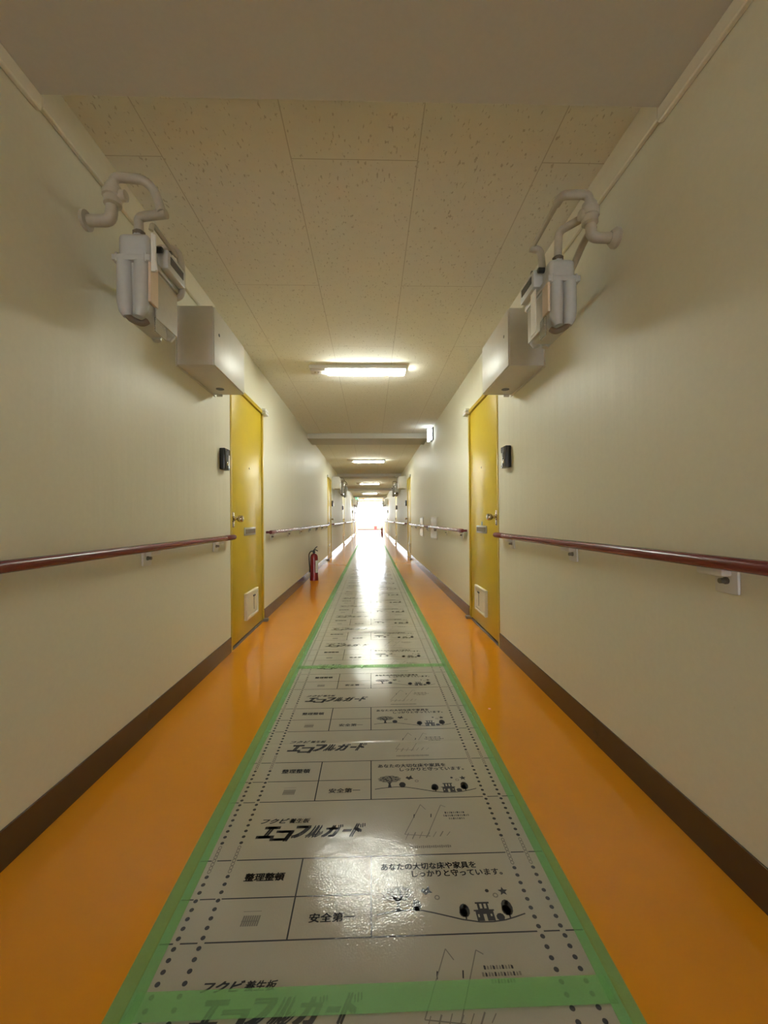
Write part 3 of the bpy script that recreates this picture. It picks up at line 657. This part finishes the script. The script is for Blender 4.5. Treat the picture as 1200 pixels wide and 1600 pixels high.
# small lit sign standing off the right wall
t = thing('wall_sign', 'small lit white sign high on the right wall beside the second ceiling beam', 'sign', (XR, 6.55, 2.335))
bm = BM(); bx(bm, -.020, 0, -.10, .10, -.10, .10, .003, 1); obj('back_plate', bm, M['dgrey'], t)
bm = BM(); bx(bm, -.045, -.018, -.03, .03, -.03, .03, .003, 1); obj('bracket', bm, M['lamp_w'], t)
bm = BM(); bx(bm, -.078, -.044, -.10, .10, -.10, .098, .004, 2); obj('lit_panel', bm, M['sign_lit'], t)

# green exit sign hung by the fourth beam
t = thing('exit_sign', 'small green lit exit sign hanging far off at the left of the ceiling', 'sign', (-.86, 25.75, 0))
bm = BM(); bx(bm, -.125, .125, 0, .05, 2.175, 2.365, .004, 2); obj('sign_case', bm, M['lamp_w'], t)
bm = BM(); bx(bm, -.117, .117, -.003, .002, 2.183, 2.357, .001, 1); fc = obj('sign_face', bm, M['exit_g'], t)
bm = BM()
bx(bm, .02, .095, -.006, -.003, 2.195, 2.345)
obj('door_symbol', bm, M['exit_w'], fc)
bm = BM(); lathe(bm, (-.035, -.0045, 2.325), [(.014, -.001), (.014, .001)], 'y', 12)
for a in (((-.04, 2.305), (-.06, 2.262), .011), ((-.06, 2.262), (-.03, 2.235), .007), ((-.03, 2.235), (-.045, 2.20), .006), ((-.062, 2.262), (-.095, 2.225), .007), ((-.042, 2.30), (-.01, 2.28), .005), ((-.045, 2.30), (-.085, 2.285), .005)):
    tube(bm, [(a[0][0], -.0045, a[0][1]), (a[1][0], -.0045, a[1][1])], a[2]*.8, 8)
obj('running_figure', bm, M['exit_w'], fc)
bm = BM(); tube(bm, [(0, .025, 2.36), (0, .025, ZC)], .012, 10); obj('hanger', bm, M['lamp_w'], t)

# pale glossy panels behind the right handrail
for (a, b, z0, z1, lab) in ((6.16, 6.78, .69, 1.03, 'nearer glossy pale panel behind the right handrail'), (7.80, 8.28, .665, 1.035, 'farther glossy pale panel behind the right handrail')):
    t = thing('wall_panel', lab, 'panel', (XR, (a+b)/2, z0), 'pale panels on the right wall'); h = (b-a)/2
    bm = BM(); bx(bm, -.010, 0, -h, h, 0, z1-z0, .003, 2); obj('panel_frame', bm, M['box'], t)
    bm = BM(); bx(bm, -.0125, -.009, -h+.02, h-.02, .02, z1-z0-.02, .001, 1); obj('panel_face', bm, M['panel'], t)

# ------------------------------------------------------------------ fire extinguishers
def make_ext(root):
    bm = BM(); lathe(bm, (0, 0, 0), [(.070, 0), (.070, .03), (.066, .06), (.064, .07), (.064, .37), (.060, .40), (.048, .425), (.026, .44), (.020, .445), (0, .445)], 'z', 28); obj('tank', bm, M['red'], root)
    bm = BM(); lathe(bm, (0, 0, .44), [(.019, 0), (.019, .012), (.024, .016), (.024, .035), (.015, .040), (.015, .06), (0, .06)], 'z', 16); obj('valve', bm, M['black'], root)
    bm = BM(); tube(bm, [(-.012, 0, .485), (.02, 0, .505), (.062, 0, .482)], .009, 10); obj('carry_handle', bm, M['black'], root)
    bm = BM(); tube(bm, [(-.005, 0, .495), (.025, 0, .535), (.055, 0, .558)], .008, 10); obj('lever', bm, M['black'], root)
    bm = BM(); tube(bm, bend([(-.012, 0, .482), (-.055, -.01, .478), (-.082, -.01, .43), (-.078, -.01, .30), (-.070, -.01, .20)], .04), .010, 10); obj('hose', bm, M['black'], root)
    bm = BM(); tube(bm, [(-.070, -.01, .21), (-.069, -.01, .13)], [.010, .014], 10); obj('nozzle', bm, M['black'], root)
    bm = BM()
    for i in range(8):
        a0, a1 = math.radians(-62+8*i), math.radians(-54+8*i)
        q = [(.0650*math.cos(a), .0650*math.sin(a)) for a in (a0, a1)]
        bm.faces.new([bm.verts.new(p) for p in ((*q[0], .13), (*q[1], .13), (*q[1], .33), (*q[0], .33))])
    obj('label', bm, M['label'], root)
e0 = thing('fire_extinguisher', 'dark red fire extinguisher standing on the orange floor by the left wall', 'fire extinguisher', (-.945, 6.92, 0), 'fire extinguishers'); make_ext(e0)
dup(e0, (.70, 26.2, 0), (1, 1, 1), 'tiny far red extinguisher at the right of the bright end')
t = thing('red_bucket', 'small bright red bucket outside against the far pale parapet', 'bucket', (.42, 38.4, 0))
bm = BM(); lathe(bm, (0, 0, 0), [(.11, 0), (.14, .36), (.145, .365), (.13, .365), (.10, .03), (0, .03)], 'z', 20); obj('pail', bm, M['red_b'], t)
bm = BM(); tube(bm, bend([(-.14, 0, .35), (-.12, 0, .45), (0, 0, .49), (.12, 0, .45), (.14, 0, .35)], .08), .006, 8); obj('handle', bm, M['steel'], t)

# fire door folded back near the far end
t = thing('door_11', 'red-brown fire door folded back on the left wall near the bright end', 'door', (XL, 26.75, 0), kind='structure')
bm = BM(); bx(bm, 0, .045, -.84, 0, .012, 1.985, .003, 1); lf = obj('door_leaf', bm, M['fire'], t)
bm = BM(); tube(bm, [(.045, -.76, 1.0), (.09, -.76, 1.0), (.09, -.66, 1.0)], .009, 8); obj('lever_handle', bm, M['steel'], lf)
t.rotation_euler = (0, 0, -math.radians(8.5))
bm = BM(); bx(bm, 0, .06, -.045, .045, -.05, .05, .005, 2); o = obj('junction_box', bm, M['dgrey'], loc=(XL, 17.75, 2.12)); tag(o, 'tiny dark box high on the left wall past the second gas meter', 'box')

# scrap on the floor
bm = BM(); bx(bm, -.006, .006, -.005, .005, 0, .004, .0015, 2); o = obj('paper_scrap', bm, M['scrap'], loc=(0.615, 2.173, 0)); tag(o, 'tiny pinkish scrap lying on the orange floor right of the boards', 'scrap')
